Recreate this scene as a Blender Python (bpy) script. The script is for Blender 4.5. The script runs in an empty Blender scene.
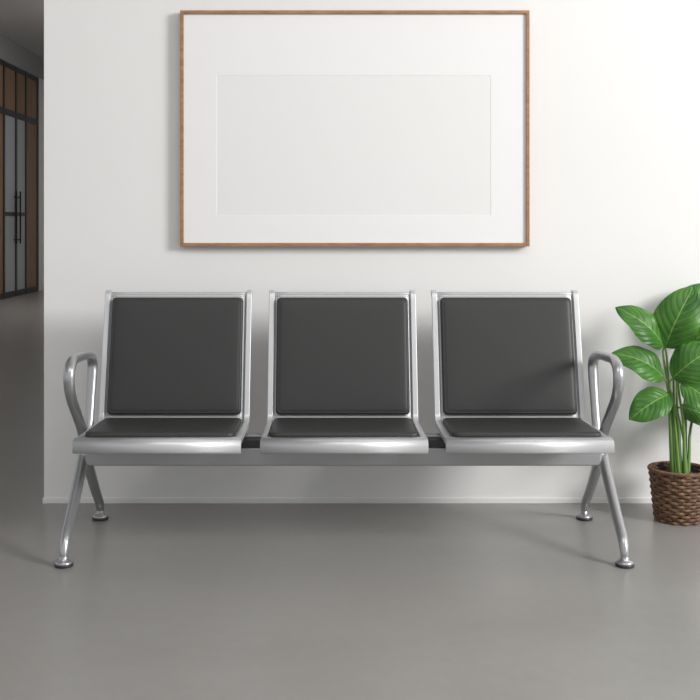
import bpy, bmesh, math, random
from mathutils import Vector, Matrix
random.seed(4)
S = bpy.context.scene
COL = S.collection
S.view_settings.view_transform = 'Standard'

# ------------------------------------------------------------------ materials
def mat(name, col, rough=0.5, metal=0.0, spec=0.5):
    m = bpy.data.materials.new(name); m.use_nodes = True
    b = m.node_tree.nodes['Principled BSDF']
    b.inputs['Base Color'].default_value = (*col, 1)
    b.inputs['Roughness'].default_value = rough
    b.inputs['Metallic'].default_value = metal
    b.inputs['Specular IOR Level'].default_value = spec
    return m, m.node_tree, b
def noise(nt, scale, detail=4, coord='Object', vec_scale=None):
    tc = nt.nodes.new('ShaderNodeTexCoord')
    n = nt.nodes.new('ShaderNodeTexNoise')
    n.inputs['Scale'].default_value = scale; n.inputs['Detail'].default_value = detail
    if vec_scale:
        mp = nt.nodes.new('ShaderNodeMapping'); mp.inputs['Scale'].default_value = vec_scale
        nt.links.new(tc.outputs[coord], mp.inputs[0]); nt.links.new(mp.outputs[0], n.inputs['Vector'])
    else:
        nt.links.new(tc.outputs[coord], n.inputs['Vector'])
    return n
def ramp(nt, src, stops):
    r = nt.nodes.new('ShaderNodeValToRGB')
    e = r.color_ramp.elements
    while len(e) < len(stops): e.new(0.5)
    for i, (p, c) in enumerate(stops):
        e[i].position = p; e[i].color = (*c, 1)
    nt.links.new(src, r.inputs[0]); return r
def bump(nt, b, src, strength, dist):
    bp = nt.nodes.new('ShaderNodeBump'); bp.inputs['Strength'].default_value = strength
    bp.inputs['Distance'].default_value = dist
    nt.links.new(src, bp.inputs['Height']); nt.links.new(bp.outputs[0], b.inputs['Normal'])

M_wall, nt, b = mat('painted_plaster', (0.82, 0.815, 0.805), 0.8, spec=0.2)
n = noise(nt, 1.2, 5)
r = ramp(nt, n.outputs[0], [(0.3, (0.795, 0.788, 0.778)), (0.7, (0.82, 0.814, 0.805))])
nt.links.new(r.outputs[0], b.inputs['Base Color'])
n2 = noise(nt, 60, 6); bump(nt, b, n2.outputs[0], 0.06, 0.002)

M_floor, nt, b = mat('polished_concrete', (0.3, 0.29, 0.28), 0.30)
n = noise(nt, 1.6, 6, vec_scale=(0.6, 1.6, 1)); n.inputs['Roughness'].default_value = 0.55
r = ramp(nt, n.outputs[0], [(0.3, (0.268, 0.258, 0.246)), (0.7, (0.294, 0.284, 0.271))])
n3 = noise(nt, 18, 10); n3.inputs['Roughness'].default_value = 0.7
mx = nt.nodes.new('ShaderNodeMixRGB'); mx.blend_type = 'OVERLAY'; mx.inputs[0].default_value = 0.10
nt.links.new(r.outputs[0], mx.inputs[1]); nt.links.new(n3.outputs[0], mx.inputs[2])
nt.links.new(mx.outputs[0], b.inputs['Base Color'])
rr = nt.nodes.new('ShaderNodeMapRange'); rr.inputs[3].default_value = 0.27; rr.inputs[4].default_value = 0.33
nt.links.new(n.outputs[0], rr.inputs[0]); nt.links.new(rr.outputs[0], b.inputs['Roughness'])
bump(nt, b, n3.outputs[0], 0.02, 0.001)

M_ceil, *_ = mat('ceiling_paint', (0.62, 0.62, 0.62), 0.9)
M_trim, *_ = mat('white_trim', (0.82, 0.815, 0.81), 0.5)
M_soffit, *_ = mat('grey_soffit', (0.38, 0.38, 0.38), 0.8)

def metal_mat(name, col, rough, metal):
    m, nt, b = mat(name, col, rough, metal)
    n = noise(nt, 900, 2)
    bump(nt, b, n.outputs[0], 0.06, 0.0005)
    return m
M_silver = metal_mat('silver_powdercoat', (0.61, 0.615, 0.625), 0.38, 0.55)
M_leg = metal_mat('satin_steel', (0.42, 0.425, 0.435), 0.30, 0.75)
M_beam = metal_mat('grey_steel_beam', (0.40, 0.405, 0.41), 0.42, 0.45)
M_black, *_ = mat('black_plastic', (0.03, 0.03, 0.032), 0.45)
# perforated sheet
M_perf, nt, b = mat('perforated_steel', (0.62, 0.62, 0.63), 0.45, 0.4)
uv = nt.nodes.new('ShaderNodeUVMap'); 
sc = nt.nodes.new('ShaderNodeVectorMath'); sc.operation = 'SCALE'; sc.inputs['Scale'].default_value = 160
fr = nt.nodes.new('ShaderNodeVectorMath'); fr.operation = 'FRACTION'
sb = nt.nodes.new('ShaderNodeVectorMath'); sb.operation = 'SUBTRACT'; sb.inputs[1].default_value = (0.5, 0.5, 0)
ln = nt.nodes.new('ShaderNodeVectorMath'); ln.operation = 'LENGTH'
gt = nt.nodes.new('ShaderNodeMath'); gt.operation = 'LESS_THAN'; gt.inputs[1].default_value = 0.27
nt.links.new(uv.outputs[0], sc.inputs[0]); nt.links.new(sc.outputs[0], fr.inputs[0])
nt.links.new(fr.outputs[0], sb.inputs[0]); nt.links.new(sb.outputs[0], ln.inputs[0])
nt.links.new(ln.outputs['Value'], gt.inputs[0])
mx = nt.nodes.new('ShaderNodeMixRGB'); mx.inputs[1].default_value = (0.56, 0.565, 0.575, 1); mx.inputs[2].default_value = (0.12, 0.12, 0.12, 1)
nt.links.new(gt.outputs[0], mx.inputs[0]); nt.links.new(mx.outputs[0], b.inputs['Base Color'])

M_leather, nt, b = mat('dark_leatherette', (0.029, 0.0285, 0.028), 0.47, spec=0.45)
n = noise(nt, 380, 3); bump(nt, b, n.outputs[0], 0.22, 0.001)

M_frame, nt, b = mat('oak_frame_wood', (0.36, 0.19, 0.10), 0.5)
n = noise(nt, 6, 6, vec_scale=(3, 3, 12))
r = ramp(nt, n.outputs[0], [(0.3, (0.27, 0.135, 0.065)), (0.7, (0.42, 0.23, 0.12))])
nt.links.new(r.outputs[0], b.inputs['Base Color'])
M_matboard, *_ = mat('white_matboard', (0.83, 0.83, 0.825), 0.7, spec=0.2)
M_print, *_ = mat('blank_print_paper', (0.80, 0.797, 0.79), 0.7, spec=0.2)

M_wood, nt, b = mat('walnut_panel', (0.16, 0.085, 0.045), 0.5)
n = noise(nt, 3, 6, vec_scale=(8, 8, 0.6))
r = ramp(nt, n.outputs[0], [(0.3, (0.20, 0.115, 0.062)), (0.7, (0.34, 0.205, 0.12))])
nt.links.new(r.outputs[0], b.inputs['Base Color'])
M_glass, *_ = mat('frosted_glass_panel', (0.40, 0.43, 0.45), 0.3)
M_blackmetal, *_ = mat('black_metal_frame', (0.02, 0.018, 0.017), 0.4)

# leaf
M_leaf, nt, b = mat('leaf_green', (0.06, 0.25, 0.03), 0.40, spec=0.35)
uv = nt.nodes.new('ShaderNodeUVMap'); sx = nt.nodes.new('ShaderNodeSeparateXYZ'); nt.links.new(uv.outputs[0], sx.inputs[0])
def mth(op, a, c=None):
    m = nt.nodes.new('ShaderNodeMath'); m.operation = op
    for i, v in enumerate((a, c)):
        if v is None: continue
        if isinstance(v, (int, float)): m.inputs[i].default_value = v
        else: nt.links.new(v, m.inputs[i])
    return m.outputs[0]
au = mth('ABSOLUTE', mth('SUBTRACT', sx.outputs[0], 0.5))
# lateral veins curve forward toward the margin
ph = mth('SUBTRACT', mth('MULTIPLY', sx.outputs[1], 8.0), mth('MULTIPLY', mth('POWER', au, 1.25), 6.5))
fv = mth('ABSOLUTE', mth('SUBTRACT', mth('FRACT', ph), 0.5))
vein = mth('LESS_THAN', fv, 0.045)
mid = mth('LESS_THAN', au, 0.015)
vv = mth('MAXIMUM', mth('MULTIPLY', vein, 0.32), mth('MULTIPLY', mid, 0.8))
n = noise(nt, 12, 3)
r = ramp(nt, n.outputs[0], [(0.3, (0.026, 0.108, 0.014)), (0.7, (0.068, 0.205, 0.026))])
mx = nt.nodes.new('ShaderNodeMixRGB'); mx.inputs[2].default_value = (0.22, 0.38, 0.10, 1)
nt.links.new(vv, mx.inputs[0]); nt.links.new(r.outputs[0], mx.inputs[1]); nt.links.new(mx.outputs[0], b.inputs['Base Color'])
bump(nt, b, mth('MULTIPLY', fv, 1.0), 0.5, 0.005)
M_stem, *_ = mat('stem_green', (0.12, 0.23, 0.045), 0.5)
M_soil, nt, b = mat('potting_soil', (0.03, 0.02, 0.013), 0.95)
n = noise(nt, 90, 4); bump(nt, b, n.outputs[0], 1, 0.01)
M_wick, nt, b = mat('woven_wicker', (0.14, 0.07, 0.035), 0.55)
n = noise(nt, 45, 4)
r = ramp(nt, n.outputs[0], [(0.3, (0.065, 0.034, 0.018)), (0.7, (0.23, 0.125, 0.066))])
nt.links.new(r.outputs[0], b.inputs['Base Color'])

# ------------------------------------------------------------------ helpers
def obj_from(name, verts, faces, material, parent=None, smooth=True, uvs=None):
    me = bpy.data.meshes.new(name); me.from_pydata([tuple(v) for v in verts], [], faces)
    bm = bmesh.new(); bm.from_mesh(me)
    bmesh.ops.recalc_face_normals(bm, faces=bm.faces); bm.to_mesh(me); bm.free()
    if uvs:
        l = me.uv_layers.new(name='UVMap')
        for lp in me.loops: l.data[lp.index].uv = uvs[lp.vertex_index]
    for p in me.polygons: p.use_smooth = smooth
    me.materials.append(material)
    o = bpy.data.objects.new(name, me); COL.objects.link(o)
    if parent: o.parent = parent
    return o
def box(name, x0, x1, y0, y1, z0, z1, material, parent=None, bev=0):
    v = [(x, y, z) for x in (x0, x1) for y in (y0, y1) for z in (z0, z1)]
    f = [(0,1,3,2),(4,6,7,5),(0,4,5,1),(2,3,7,6),(0,2,6,4),(1,5,7,3)]
    o = obj_from(name, v, f, material, parent, False)
    if bev:
        m = o.modifiers.new('bevel', 'BEVEL'); m.width = bev; m.segments = 3
    return o
def empty(name, loc=(0, 0, 0)):
    e = bpy.data.objects.new(name, None); COL.objects.link(e); e.empty_display_size = 0.1
    return e
def catmull(pts, n=8):
    P = [Vector(p) for p in pts]
    P = [2*P[0]-P[1]] + P + [2*P[-1]-P[-2]]
    out = []
    for i in range(1, len(P)-2):
        a, b_, c, d = P[i-1:i+3]
        for k in range(n):
            t = k/n
            out.append(0.5*((2*b_)+(c-a)*t+(2*a-5*b_+4*c-d)*t*t+(3*b_-a-3*c+d)*t**3))
    out.append(P[-2]); return out
def flatbar(hw, hh, r):
    pts = []
    for cx, cy, a0 in ((hw-r, hh-r, 0), (-hw+r, hh-r, 90), (-hw+r, -hh+r, 180), (hw-r, -hh+r, 270)):
        for k in range(4):
            a = math.radians(a0+30*k); pts.append((cx+r*math.cos(a), cy+r*math.sin(a)))
    return pts
def sweep(path, radii, seg=16, ax=1.0, ay=1.0, up=Vector((1, 0, 0)), closed=False, section=None):
    V, F = [], []; N = len(path)
    if section: seg = len(section)
    for i, p in enumerate(path):
        if closed: t = path[(i+1) % N]-path[i-1]
        else: t = path[min(i+1, N-1)]-path[max(i-1, 0)]
        t.normalize()
        s = (up - t*up.dot(t)).normalized(); q = t.cross(s)
        rr = radii[i] if isinstance(radii, list) else radii
        for k in range(seg):
            if section: c, d = section[k]
            else:
                a = 2*math.pi*k/seg; c, d = math.cos(a), math.sin(a)
            V.append(p + s*c*rr*ax + q*d*rr*ay)
    for i in range(N if closed else N-1):
        j = (i+1) % N
        for k in range(seg):
            F.append((i*seg+k, i*seg+(k+1) % seg, j*seg+(k+1) % seg, j*seg+k))
    if not closed:
        F.append(tuple(range(seg))[::-1]); F.append(tuple((N-1)*seg+k for k in range(seg)))
    return V, F
def wn(o):
    m = o.modifiers.new('wn', 'WEIGHTED_NORMAL'); m.mode = 'FACE_AREA'; m.weight = 100; return o
def lerp_list(vals, n):
    out = []; m = len(vals)-1
    for i in range(n):
        t = i/(n-1)*m; a = min(int(t), m-1); out.append(vals[a]+(vals[a+1]-vals[a])*(t-a))
    return out
def lathe(cx, cy, prof, seg=40):
    V, F = [], []
    for r_, z in prof:
        for k in range(seg):
            a = 2*math.pi*k/seg; V.append((cx+r_*math.cos(a), cy+r_*math.sin(a), z))
    for i in range(len(prof)-1):
        for k in range(seg):
            F.append((i*seg+k, i*seg+(k+1) % seg, (i+1)*seg+(k+1) % seg, (i+1)*seg+k))
    F.append(tuple(range(seg))[::-1]); F.append(tuple((len(prof)-1)*seg+k for k in range(seg)))
    return V, F

# ------------------------------------------------------------------ room
H = 3.87
box('floor', -8, 6, -9, 14.2, -0.1, 0, M_floor)
box('ceiling', -8, 6, -5.5, 14.2, H, H+0.1, M_ceil)
box('wall_back', -1.127, 6, 0, 0.2, 0, H, M_wall)
box('wall_corridor_side', -1.127, -0.93, 0.2, 14.0, 0, H, M_wall)
box('wall_corridor_end', -4.95, -1.127, 13.95, 14.15, 0, H, M_trim)
box('baseboard_back', -1.131, 6, -0.008, 0, 0, 0.022, M_trim, bev=0.002)
box('wall_corridor_left', -4.95, -4.80, 4, 13.95, 3.5, H, M_soffit)
box('wall_corridor_left_end', -4.95, -4.775, 13.42, 13.95, 0, 3.5, M_trim)

part = empty('glazed_timber_partition')
X0, X1 = -4.86, -4.78
edges = [4.0, 5.2, 6.4, 7.6, 8.8, 10.0, 10.95, 11.56, 12.17, 12.70, 13.38]
kinds = ['w', 'g', 'g', 'w', 'g', 'g', 'w', 'g', 'g', 'w']
for i, k in enumerate(kinds):
    a, c = edges[i], edges[i+1]
    box('panel_%d' % i, X0, X1-0.012, a, c, 0.08, 2.72, M_wood if k == 'w' else M_glass, part)
    box('transom_%d' % i, X0, X1-0.012, a, c, 2.80, 3.42, M_wood, part)
for i, e in enumerate(edges):
    box('mullion_%d' % i, X0-0.01, X1, e-0.04, e+0.04, 0, 3.5, M_blackmetal, part)
for nme, z0, z1 in (('rail_bottom', 0, 0.09), ('rail_mid', 2.71, 2.81), ('rail_top', 3.42, 3.5)):
    box(nme, X0-0.005, X1-0.003, 4, 13.40, z0, z1, M_blackmetal, part)
for i, yy in enumerate((12.07, 12.27)):
    box('door_handle_%d' % i, X1+0.02, X1+0.04, yy-0.012, yy+0.012, 0.8, 1.6, M_blackmetal, part)
    box('lock_rail_%d' % i, X0, X1-0.006, (11.6, 12.21)[i], (12.13, 12.66)[i], 1.22, 1.28, M_blackmetal, part)
    for k, zz in enumerate((0.85, 1.5)):
        box('handle_post_%d_%d' % (i, k), X1-0.01, X1+0.03, yy-0.01, yy+0.01, zz, zz+0.02, M_blackmetal, part)

# ------------------------------------------------------------------ picture frame
pf = empty('framed_blank_picture')
L, R, B, T = -0.585, 0.779, 1.013, 1.934
fw, fd = 0.013, 0.042
V = []; F = []
for (ins, y) in ((0, -0.001), (0, -fd), (fw, -fd), (fw, -0.020)):
    V += [(L+ins, y, B+ins), (R-ins, y, B+ins), (R-ins, y, T-ins), (L+ins, y, T-ins)]
for i in range(3):
    for k in range(4):
        F.append((i*4+k, i*4+(k+1) % 4, (i+1)*4+(k+1) % 4, (i+1)*4+k))
for k in range(4): F.append((12+k, 12+(k+1) % 4, (k+1) % 4, k))
o = obj_from('wood_frame', V, F, M_frame, pf, False)
m = o.modifiers.new('b', 'BEVEL'); m.width = 0.0012; m.segments = 2
il, ir, ib, it = -0.444, 0.629, 1.134, 1.682
V = []; F = []
for (l, r_, b_, t_, y) in ((L+fw, R-fw, B+fw, T-fw, -0.0315), (il, ir, ib, it, -0.0315), (il+0.001, ir-0.001, ib+0.001, it-0.001, -0.0305)):
    V += [(l, y, b_), (r_, y, b_), (r_, y, t_), (l, y, t_)]
for i in range(2):
    for k in range(4): F.append((i*4+k, i*4+(k+1) % 4, (i+1)*4+(k+1) % 4, (i+1)*4+k))
obj_from('mat_board', V, F, M_matboard, pf, False)
box('blank_print', L+fw, R-fw, -0.0305, -0.006, B+fw, T-fw, M_print, pf)

# ------------------------------------------------------------------ bench
bench = empty('three_seat_waiting_bench')
BX = 0.046
prof = catmull([(0, -0.732, 0.363), (0, -0.741, 0.368), (0, -0.744, 0.378), (0, -0.737, 0.387), (0, -0.718, 0.390),
                (0, -0.60, 0.388), (0, -0.50, 0.386), (0, -0.42, 0.384), (0, -0.385, 0.388), (0, -0.366, 0.405), (0, -0.356, 0.435),
                (0, -0.330, 0.535), (0, -0.300, 0.650), (0, -0.262, 0.79), (0, -0.250, 0.832), (0, -0.242, 0.843), (0, -0.230, 0.845), (0, -0.222, 0.838)], 6)
HW = 0.2715
def rrect(hw, hh, r, n=6):
    pts = []
    for cx, cy, a0 in ((hw-r, hh-r, 0), (-hw+r, hh-r, 90), (-hw+r, -hh+r, 180), (hw-r, -hh+r, 270)):
        for k in range(n+1):
            a = math.radians(a0+90*k/n); pts.append((cx+r*math.cos(a), cy+r*math.sin(a)))
    out = []
    for i, p in enumerate(pts):
        q = pts[(i+1) % len(pts)]
        d = math.hypot(q[0]-p[0], q[1]-p[1]); m_ = 1 if d < 0.05 else 8
        for k in range(m_): out.append((p[0]+(q[0]-p[0])*k/m_, p[1]+(q[1]-p[1])*k/m_))
    return out
def cushion(name, origin, ex, ey, hw, hh, thick, r, parent):
    ez = ex.cross(ey).normalized()
    base = rrect(hw, hh, r)
    V = []; F = []; n = len(base)
    ringspec = [(0.004, 0.000), (0.0008, 0.0025), (0.0, thick*0.35), (0.0008, thick*0.62), (0.0030, thick*0.84), (0.0060, thick*0.94),
                (0.0080, thick*0.955), (0.0092, thick*0.925), (0.0105, thick*0.965), (0.02, thick*1.02), (0.035, thick*1.06)]
    for ins, h in ringspec:
        sx, sy = (hw-ins)/hw, (hh-ins)/hh
        for x, y in base: V.append(origin+ex*x*sx+ey*y*sy+ez*h)
    for s in (0.75, 0.55, 0.35, 0.15):
        for x, y in base:
            V.append(origin+ex*x*s+ey*y*s+ez*thick*(1.06+0.12*(1-s)))
    nr = len(ringspec)+4
    for i in range(nr-1):
        for k in range(n): F.append((i*n+k, i*n+(k+1) % n, (i+1)*n+(k+1) % n, (i+1)*n+k))
    F.append(tuple((nr-1)*n+k for k in range(n))); F.append(tuple(range(n))[::-1])
    return obj_from(name, V, F, M_leather, parent)

for si, sx_ in enumerate((BX-0.607, BX, BX+0.602)):
    V, F, U = [], [], []; s = 0; nx = 12
    for i, p in enumerate(prof):
        if i: s += (p-prof[i-1]).length
        for k in range(nx+1):
            x = -HW+0.006+(2*HW-0.012)*k/nx
            V.append((sx_+x, p.y, p.z)); U.append((x, s))
    for i in range(len(prof)-1):
        for k in range(nx):
            a = i*(nx+1)+k; F.append((a, a+1, a+nx+2, a+nx+1))
    o = obj_from('shell_%d' % si, V, F, M_perf, bench, True, U)
    m = o.modifiers.new('s', 'SOLIDIFY'); m.thickness = 0.003; m.offset = 0
    for j, sg in enumerate((-1, 1)):
        path = [Vector((sx_+sg*(HW-0.0100), p.y, p.z)) for p in prof]
        V, F = sweep(path, 1.0, section=flatbar(0.0100, 0.0095, 0.0025))
        wn(obj_from('side_rail_%d_%d' % (si, j), V, F, M_silver, bench))
    path = [Vector((sx_-HW+0.006+(2*HW-0.012)*k/8, -0.240, 0.836)) for k in range(9)]
    V, F = sweep(path, 1.0, up=Vector((0, 0, 1)), section=flatbar(0.0095, 0.0095, 0.003))
    wn(obj_from('top_rail_%d' % si, V, F, M_silver, bench))
    # waterfall front edge: curves over and down to a thin lip
    pc = [(p.y, p.z) for p in catmull([(0, -0.738, 0.3555), (0, -0.7525, 0.3570), (0, -0.7570, 0.3630), (0, -0.7580, 0.374), (0, -0.7560, 0.386), (0, -0.7500, 0.3945), (0, -0.740, 0.3985), (0, -0.722, 0.3995), (0, -0.700, 0.3985)], 5)]
    V, F = [], []
    for (py_, pz_) in pc:
        for x in (-HW-0.001, HW+0.001): V.append((sx_+x, py_, pz_))
    for i in range(len(pc)-1): F.append((2*i, 2*i+1, 2*i+3, 2*i+2))
    o = obj_from('front_lip_%d' % si, V, F, M_silver, bench)
    m = o.modifiers.new('s', 'SOLIDIFY'); m.thickness = 0.003; m.offset = 0
    a, c = Vector((sx_, -0.716, 0.3985)), Vector((sx_, -0.385, 0.389))
    ey = (c-a).normalized()
    cushion('seat_cushion_%d' % si, (a+c)/2, Vector((1, 0, 0)), ey, 0.247, (c-a).length/2, 0.019, 0.026, bench)
    a, c = Vector((sx_, -0.3605, 0.411)), Vector((sx_, -0.2545, 0.826))
    ey = (c-a).normalized()
    o_ = (a+c)/2 + Vector((1, 0, 0)).cross(ey)*0.004
    cushion('back_cushion_%d' % si, o_, Vector((1, 0, 0)), ey, 0.2415, (c-a).length/2, 0.021, 0.016, bench)
    for j, sg in enumerate((-1, 1)):
        pth = catmull([(sx_+sg*0.19, -0.66, 0.376), (sx_+sg*0.19, -0.56, 0.365), (sx_+sg*0.19, -0.47, 0.354), (sx_+sg*0.19, -0.39, 0.368), (sx_+sg*0.19, -0.348, 0.40), (sx_+sg*0.19, -0.325, 0.47)], 5)
        V, F = sweep(pth, 1.0, section=flatbar(0.018, 0.008, 0.003))
        wn(obj_from('support_bracket_%d_%d' % (si, j), V, F, M_black, bench))

LX, RX = BX-0.902, BX+0.902
box('main_beam', LX+0.012, RX-0.012, -0.535, -0.465, 0.266, 0.328, M_beam, bench, 0.006)
box('mounting_rail', LX+0.05, RX-0.05, -0.53, -0.43, 0.328, 0.356, M_black, bench, 0.004)
box('mounting_rail_top_strip', LX+0.06, RX-0.06, -0.50, -0.46, 0.356, 0.366, M_leg, bench, 0.003)

for j, X in enumerate((LX, RX)):
    ctl = [(X, -0.780, 0.022), (X, -0.778, 0.045), (X, -0.757, 0.080), (X, -0.700, 0.124), (X, -0.630, 0.180), (X, -0.560, 0.240), (X, -0.500, 0.300), (X, -0.470, 0.34)]
    p = catmull([Vector(c) for c in ctl], 8)
    V, F = sweep(p, lerp_list([0.0125, 0.0145, 0.0165, 0.0175, 0.0185, 0.019, 0.020, 0.018], len(p)), 20)
    obj_from('front_leg_%d' % j, V, F, M_leg, bench)
    ctl = [(X, -0.230, 0.022), (X, -0.232, 0.042), (X, -0.250, 0.070), (X, -0.310, 0.125), (X, -0.380, 0.195), (X, -0.440, 0.258), (X, -0.500, 0.322)]
    p = catmull([Vector(c) for c in ctl], 8)
    V, F = sweep(p, lerp_list([0.0125, 0.0145, 0.0165, 0.0175, 0.0185, 0.019, 0.018], len(p)), 20)
    obj_from('rear_leg_%d' % j, V, F, M_leg, bench)
    ctl = [(X, -0.500, 0.290), (X, -0.500, 0.335), (X, -0.520, 0.385), (X, -0.600, 0.455), (X, -0.675, 0.520), (X, -0.708, 0.575), (X, -0.700, 0.622), (X, -0.655, 0.645),
           (X, -0.57, 0.645), (X, -0.47, 0.640), (X, -0.395, 0.628), (X, -0.362, 0.600), (X, -0.365, 0.555), (X, -0.385, 0.480), (X, -0.410, 0.400), (X, -0.440, 0.335), (X, -0.465, 0.300)]
    p = catmull([Vector(c) for c in ctl], 8)
    V, F = sweep(p, lerp_list([0.018]*5+[0.0185]*8+[0.0165]*4, len(p)), 20, 1.0, 0.85)
    obj_from('armrest_loop_%d' % j, V, F, M_leg, bench)
    for k, yy in enumerate((-0.780, -0.230)):
        V, F = lathe(X, yy, [(0.012, 0.040), (0.0135, 0.036), (0.0135, 0.022), (0.024, 0.018), (0.028, 0.013), (0.028, 0.008)][::-1])
        obj_from('foot_glide_%d_%d' % (j, k), V, F, M_leg, bench)
        V, F = lathe(X, yy, [(0.026, 0.0), (0.030, 0.002), (0.030, 0.009), (0.026, 0.010)])
        obj_from('foot_pad_%d_%d' % (j, k), V, F, M_black, bench)
    sg = -1 if j == 0 else 1
    p = [Vector((X-sg*0.07+sg*0.075*k/4, -0.5, 0.30)) for k in range(5)]
    V, F = sweep(p, 0.027, 20, up=Vector((0, 0, 1)))
    obj_from('beam_socket_%d' % j, V, F, M_leg, bench)

# ------------------------------------------------------------------ plant
plant = empty('potted_rubber_plant')
PX, PY = 1.296, -0.238
ZT = 0.188
def rad(z): return 0.086+(0.106-0.086)*(z/ZT)
V, F = lathe(PX, PY, [(0.076, 0.002), (0.094, ZT-0.01), (0.088, ZT-0.01), (0.086, ZT-0.03)])
obj_from('pot_liner', V, F, M_soil, plant)
V, F = lathe(PX, PY, [(0.085, ZT-0.03), (0.090, ZT-0.022), (0.05, ZT-0.014), (0.01, ZT-0.010)])
obj_from('soil', V, F, M_soil, plant)
rows, NS = 15, 12
V, F = [], []
for r_ in range(rows):
    z = 0.007+r_*(ZT-0.014)/(rows-1)
    path = []
    for k in range(144):
        a = 2*math.pi*k/144
        rr_ = rad(z)-0.004+0.0045*math.cos(NS*a+(math.pi if r_ % 2 else 0))
        path.append(Vector((PX+rr_*math.cos(a), PY+rr_*math.sin(a), z)))
    v, f = sweep(path, 0.0068, 8, 0.93, 0.55, up=Vector((0, 0, 1)), closed=True)
    n0 = len(V); V += v; F += [tuple(i+n0 for i in ff) for ff in f]
for k in range(NS*2):
    a = 2*math.pi*(k+0.5)/(NS*2)
    path = [Vector((PX+(rad(z)-0.004)*math.cos(a), PY+(rad(z)-0.004)*math.sin(a), z)) for z in [0.003+ZT*i/6*0.97 for i in range(7)]]
    v, f = sweep(path, 0.0036, 6, up=Vector((-math.sin(a), math.cos(a), 0)))
    n0 = len(V); V += v; F += [tuple(i+n0 for i in ff) for ff in f]
for strand in range(3):
    path = []
    for k in range(200):
        a = 2*math.pi*k/200; ph = 18*a+strand*2*math.pi/3
        rr_ = 0.103+0.005*math.cos(ph)
        path.append(Vector((PX+rr_*math.cos(a), PY+rr_*math.sin(a), ZT+0.0005+0.0045*math.sin(ph))))
    v, f = sweep(path, 0.0042, 6, up=Vector((0, 0, 1)), closed=True)
    n0 = len(V); V += v; F += [tuple(i+n0 for i in ff) for ff in f]
obj_from('wicker_pot', V, F, M_wick, plant)

def leaf(idx, base, tip, width, nrm, curl=0.14, fold=0.24):
    base, tip = Vector(base), Vector(tip); d = tip-base; Ln = d.length; t = d.normalized()
    nrm = Vector(nrm); nrm = (nrm-t*nrm.dot(t)).normalized(); s = t.cross(nrm)
    NV, NU = 30, 14
    V, F, U = [], [], []
    for i in range(NV+1):
        v = i/NV
        w = (math.sin(math.pi*min(1, v**0.84))**0.66)*width/2
        if v > 0.84: w *= 1-((v-0.84)/0.16)**2*0.35
        if i in (0, NV): w = 0.0008
        bend = 0.05*Ln*math.sin(idx*2.1)*(v*v)
        c = base+t*Ln*v + nrm*(Ln*curl*(math.sin(math.pi*v)-0.5*v*v)) + s*(bend-0.05*Ln*math.sin(idx*2.1)*v)
        for k in range(NU+1):
            u = -1+2*k/NU
            wav = 0.04*width*math.sin(v*13+u*2.5+idx)*abs(u)**2
            q = c + s*w*u + nrm*(fold*w*(abs(u)**1.2)-0.32*w*abs(u)**3+wav) + nrm*0.022*width*math.cos(2*math.pi*(8*v-6.5*(abs(u)/2)**1.25))*abs(u)*(1-abs(u))*2
            V.append(q); U.append((0.5+u/2, v))
    for i in range(NV):
        for k in range(NU):
            a = i*(NU+1)+k; F.append((a, a+1, a+NU+2, a+NU+1))
    return obj_from('leaf_%d' % idx, V, F, M_leaf, plant, True, U)
leaves = [
 ((1.250, -0.22, 0.638), (1.345, -0.26, 0.872), 0.170, (-0.35, -1, 0.35)),
 ((1.248, -0.22, 0.642), (1.073, -0.24, 0.796), 0.130, (0.2, -1, 0.6)),
 ((1.243, -0.24, 0.528), (1.048, -0.27, 0.630), 0.128, (0.1, -1, 0.7)),
 ((1.260, -0.25, 0.470), (1.098, -0.30, 0.388), 0.125, (-0.2, -1, 0.6)),
 ((1.270, -0.25, 0.528), (1.425, -0.30, 0.658), 0.150, (-0.2, -1, 0.5)),
 ((1.298, -0.26, 0.515), (1.430, -0.32, 0.400), 0.125, (0.2, -1, 0.6)),
 ((1.315, -0.20, 0.415), (1.465, -0.22, 0.335), 0.110, (0.2, -1, 0.8)),
 ((1.370, -0.16, 0.640), (1.540, -0.15, 0.770), 0.140, (-0.2, -1, 0.7)),
 ((1.375, -0.15, 0.560), (1.580, -0.17, 0.590), 0.130, (0.0, -0.7, 1)),
 ((1.330, -0.14, 0.700), (1.440, -0.10, 0.875), 0.140, (-0.1, -1, 0.3)),
 ((1.320, -0.13, 0.620), (1.410, -0.09, 0.745), 0.120, (-0.3, -1, 0.5)),
 ((1.400, -0.17, 0.450), (1.590, -0.20, 0.430), 0.120, (0.1, -0.8, 1)),
]
for i, (b_, t_, w_, n_) in enumerate(leaves): leaf(i, b_, t_, w_, n_)
roots = [(-0.022, -0.02), (-0.03, 0.0), (-0.036, -0.03), (-0.015, -0.045), (0.0, -0.03), (0.015, -0.04), (0.03, -0.02), (0.03, 0.01), (0.04, 0.02), (0.01, 0.03), (0.0, 0.04), (0.045, 0.0)]
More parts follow.
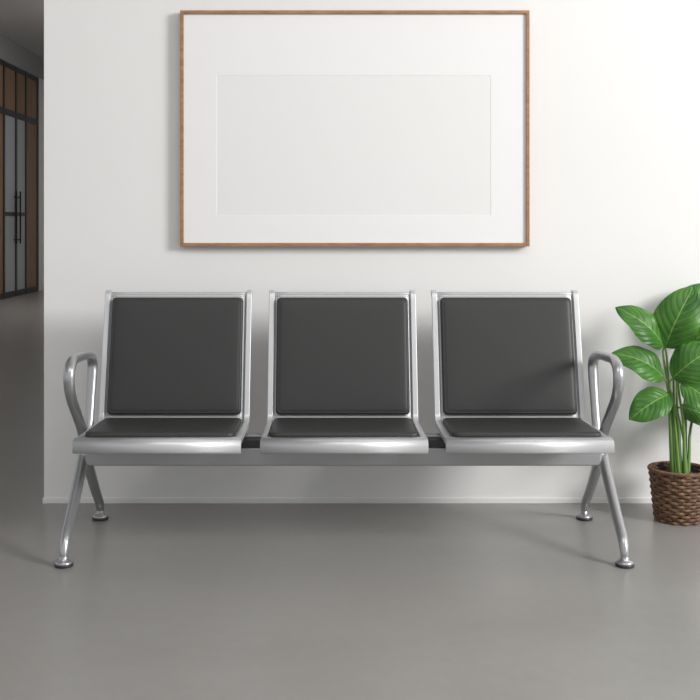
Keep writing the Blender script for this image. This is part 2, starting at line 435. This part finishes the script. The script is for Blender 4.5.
for i, (b_, t_, w_, n_) in enumerate(leaves):
    r0 = Vector((PX+roots[i][0]*0.8, PY+roots[i][1], ZT-0.018))
    e = Vector(b_); d = (Vector(t_)-e).normalized()
    mid = r0.lerp(e, 0.55); mid.x = r0.x+(e.x-r0.x)*0.30
    p = catmull([r0, r0.lerp(mid, 0.5), mid, e-d*0.012-Vector((0, 0, 0.02)), e+d*0.01], 8)
    V, F = sweep(p, lerp_list([0.0075, 0.0065, 0.0052, 0.004, 0.0028], len(p)), 10)
    obj_from('stem_%d' % i, V, F, M_stem, plant)

# ------------------------------------------------------------------ lights
def area(name, loc, tgt, sx, sy, power, col=(1, 1, 1)):
    l = bpy.data.lights.new(name, 'AREA'); l.shape = 'RECTANGLE'; l.size = sx; l.size_y = sy
    l.energy = power; l.color = col
    o = bpy.data.objects.new(name, l); COL.objects.link(o); o.location = loc
    o.rotation_euler = (Vector(tgt)-Vector(loc)).to_track_quat('-Z', 'Y').to_euler()
    return o
area('window_daylight', (5.2, -4.0, 3.0), (-0.3, 0, 0.9), 1.6, 1.6, 310, (1, 0.99, 0.975))
area('room_fill', (0.0, -3.4, 3.8), (0.0, -2.4, 0), 3.5, 1.5, 58, (1, 0.995, 0.98))  # added fill lighting the room from above, unseen and without a fixture
area('corridor_fill', (-3.2, 9.5, 3.8), (-4.2, 9.5, 0), 1.0, 7.0, 160, (1, 0.98, 0.96))  # added overhead to brighten the corridor and partition, no visible lamp
W = bpy.data.worlds.new('world'); S.world = W; W.use_nodes = True
W.node_tree.nodes['Background'].inputs[0].default_value = (0.975, 0.985, 1, 1)
W.node_tree.nodes['Background'].inputs[1].default_value = 0.71

# ------------------------------------------------------------------ camera
cam = bpy.data.cameras.new('camera'); co = bpy.data.objects.new('camera', cam); COL.objects.link(co)
co.location = (0, -4.24, 1.10); co.rotation_euler = (math.radians(90), 0, 0)
cam.sensor_width = 36; cam.lens = 36*1076/700
cam.shift_x = (350-330)/700; cam.shift_y = (224-350)/700
S.camera = co
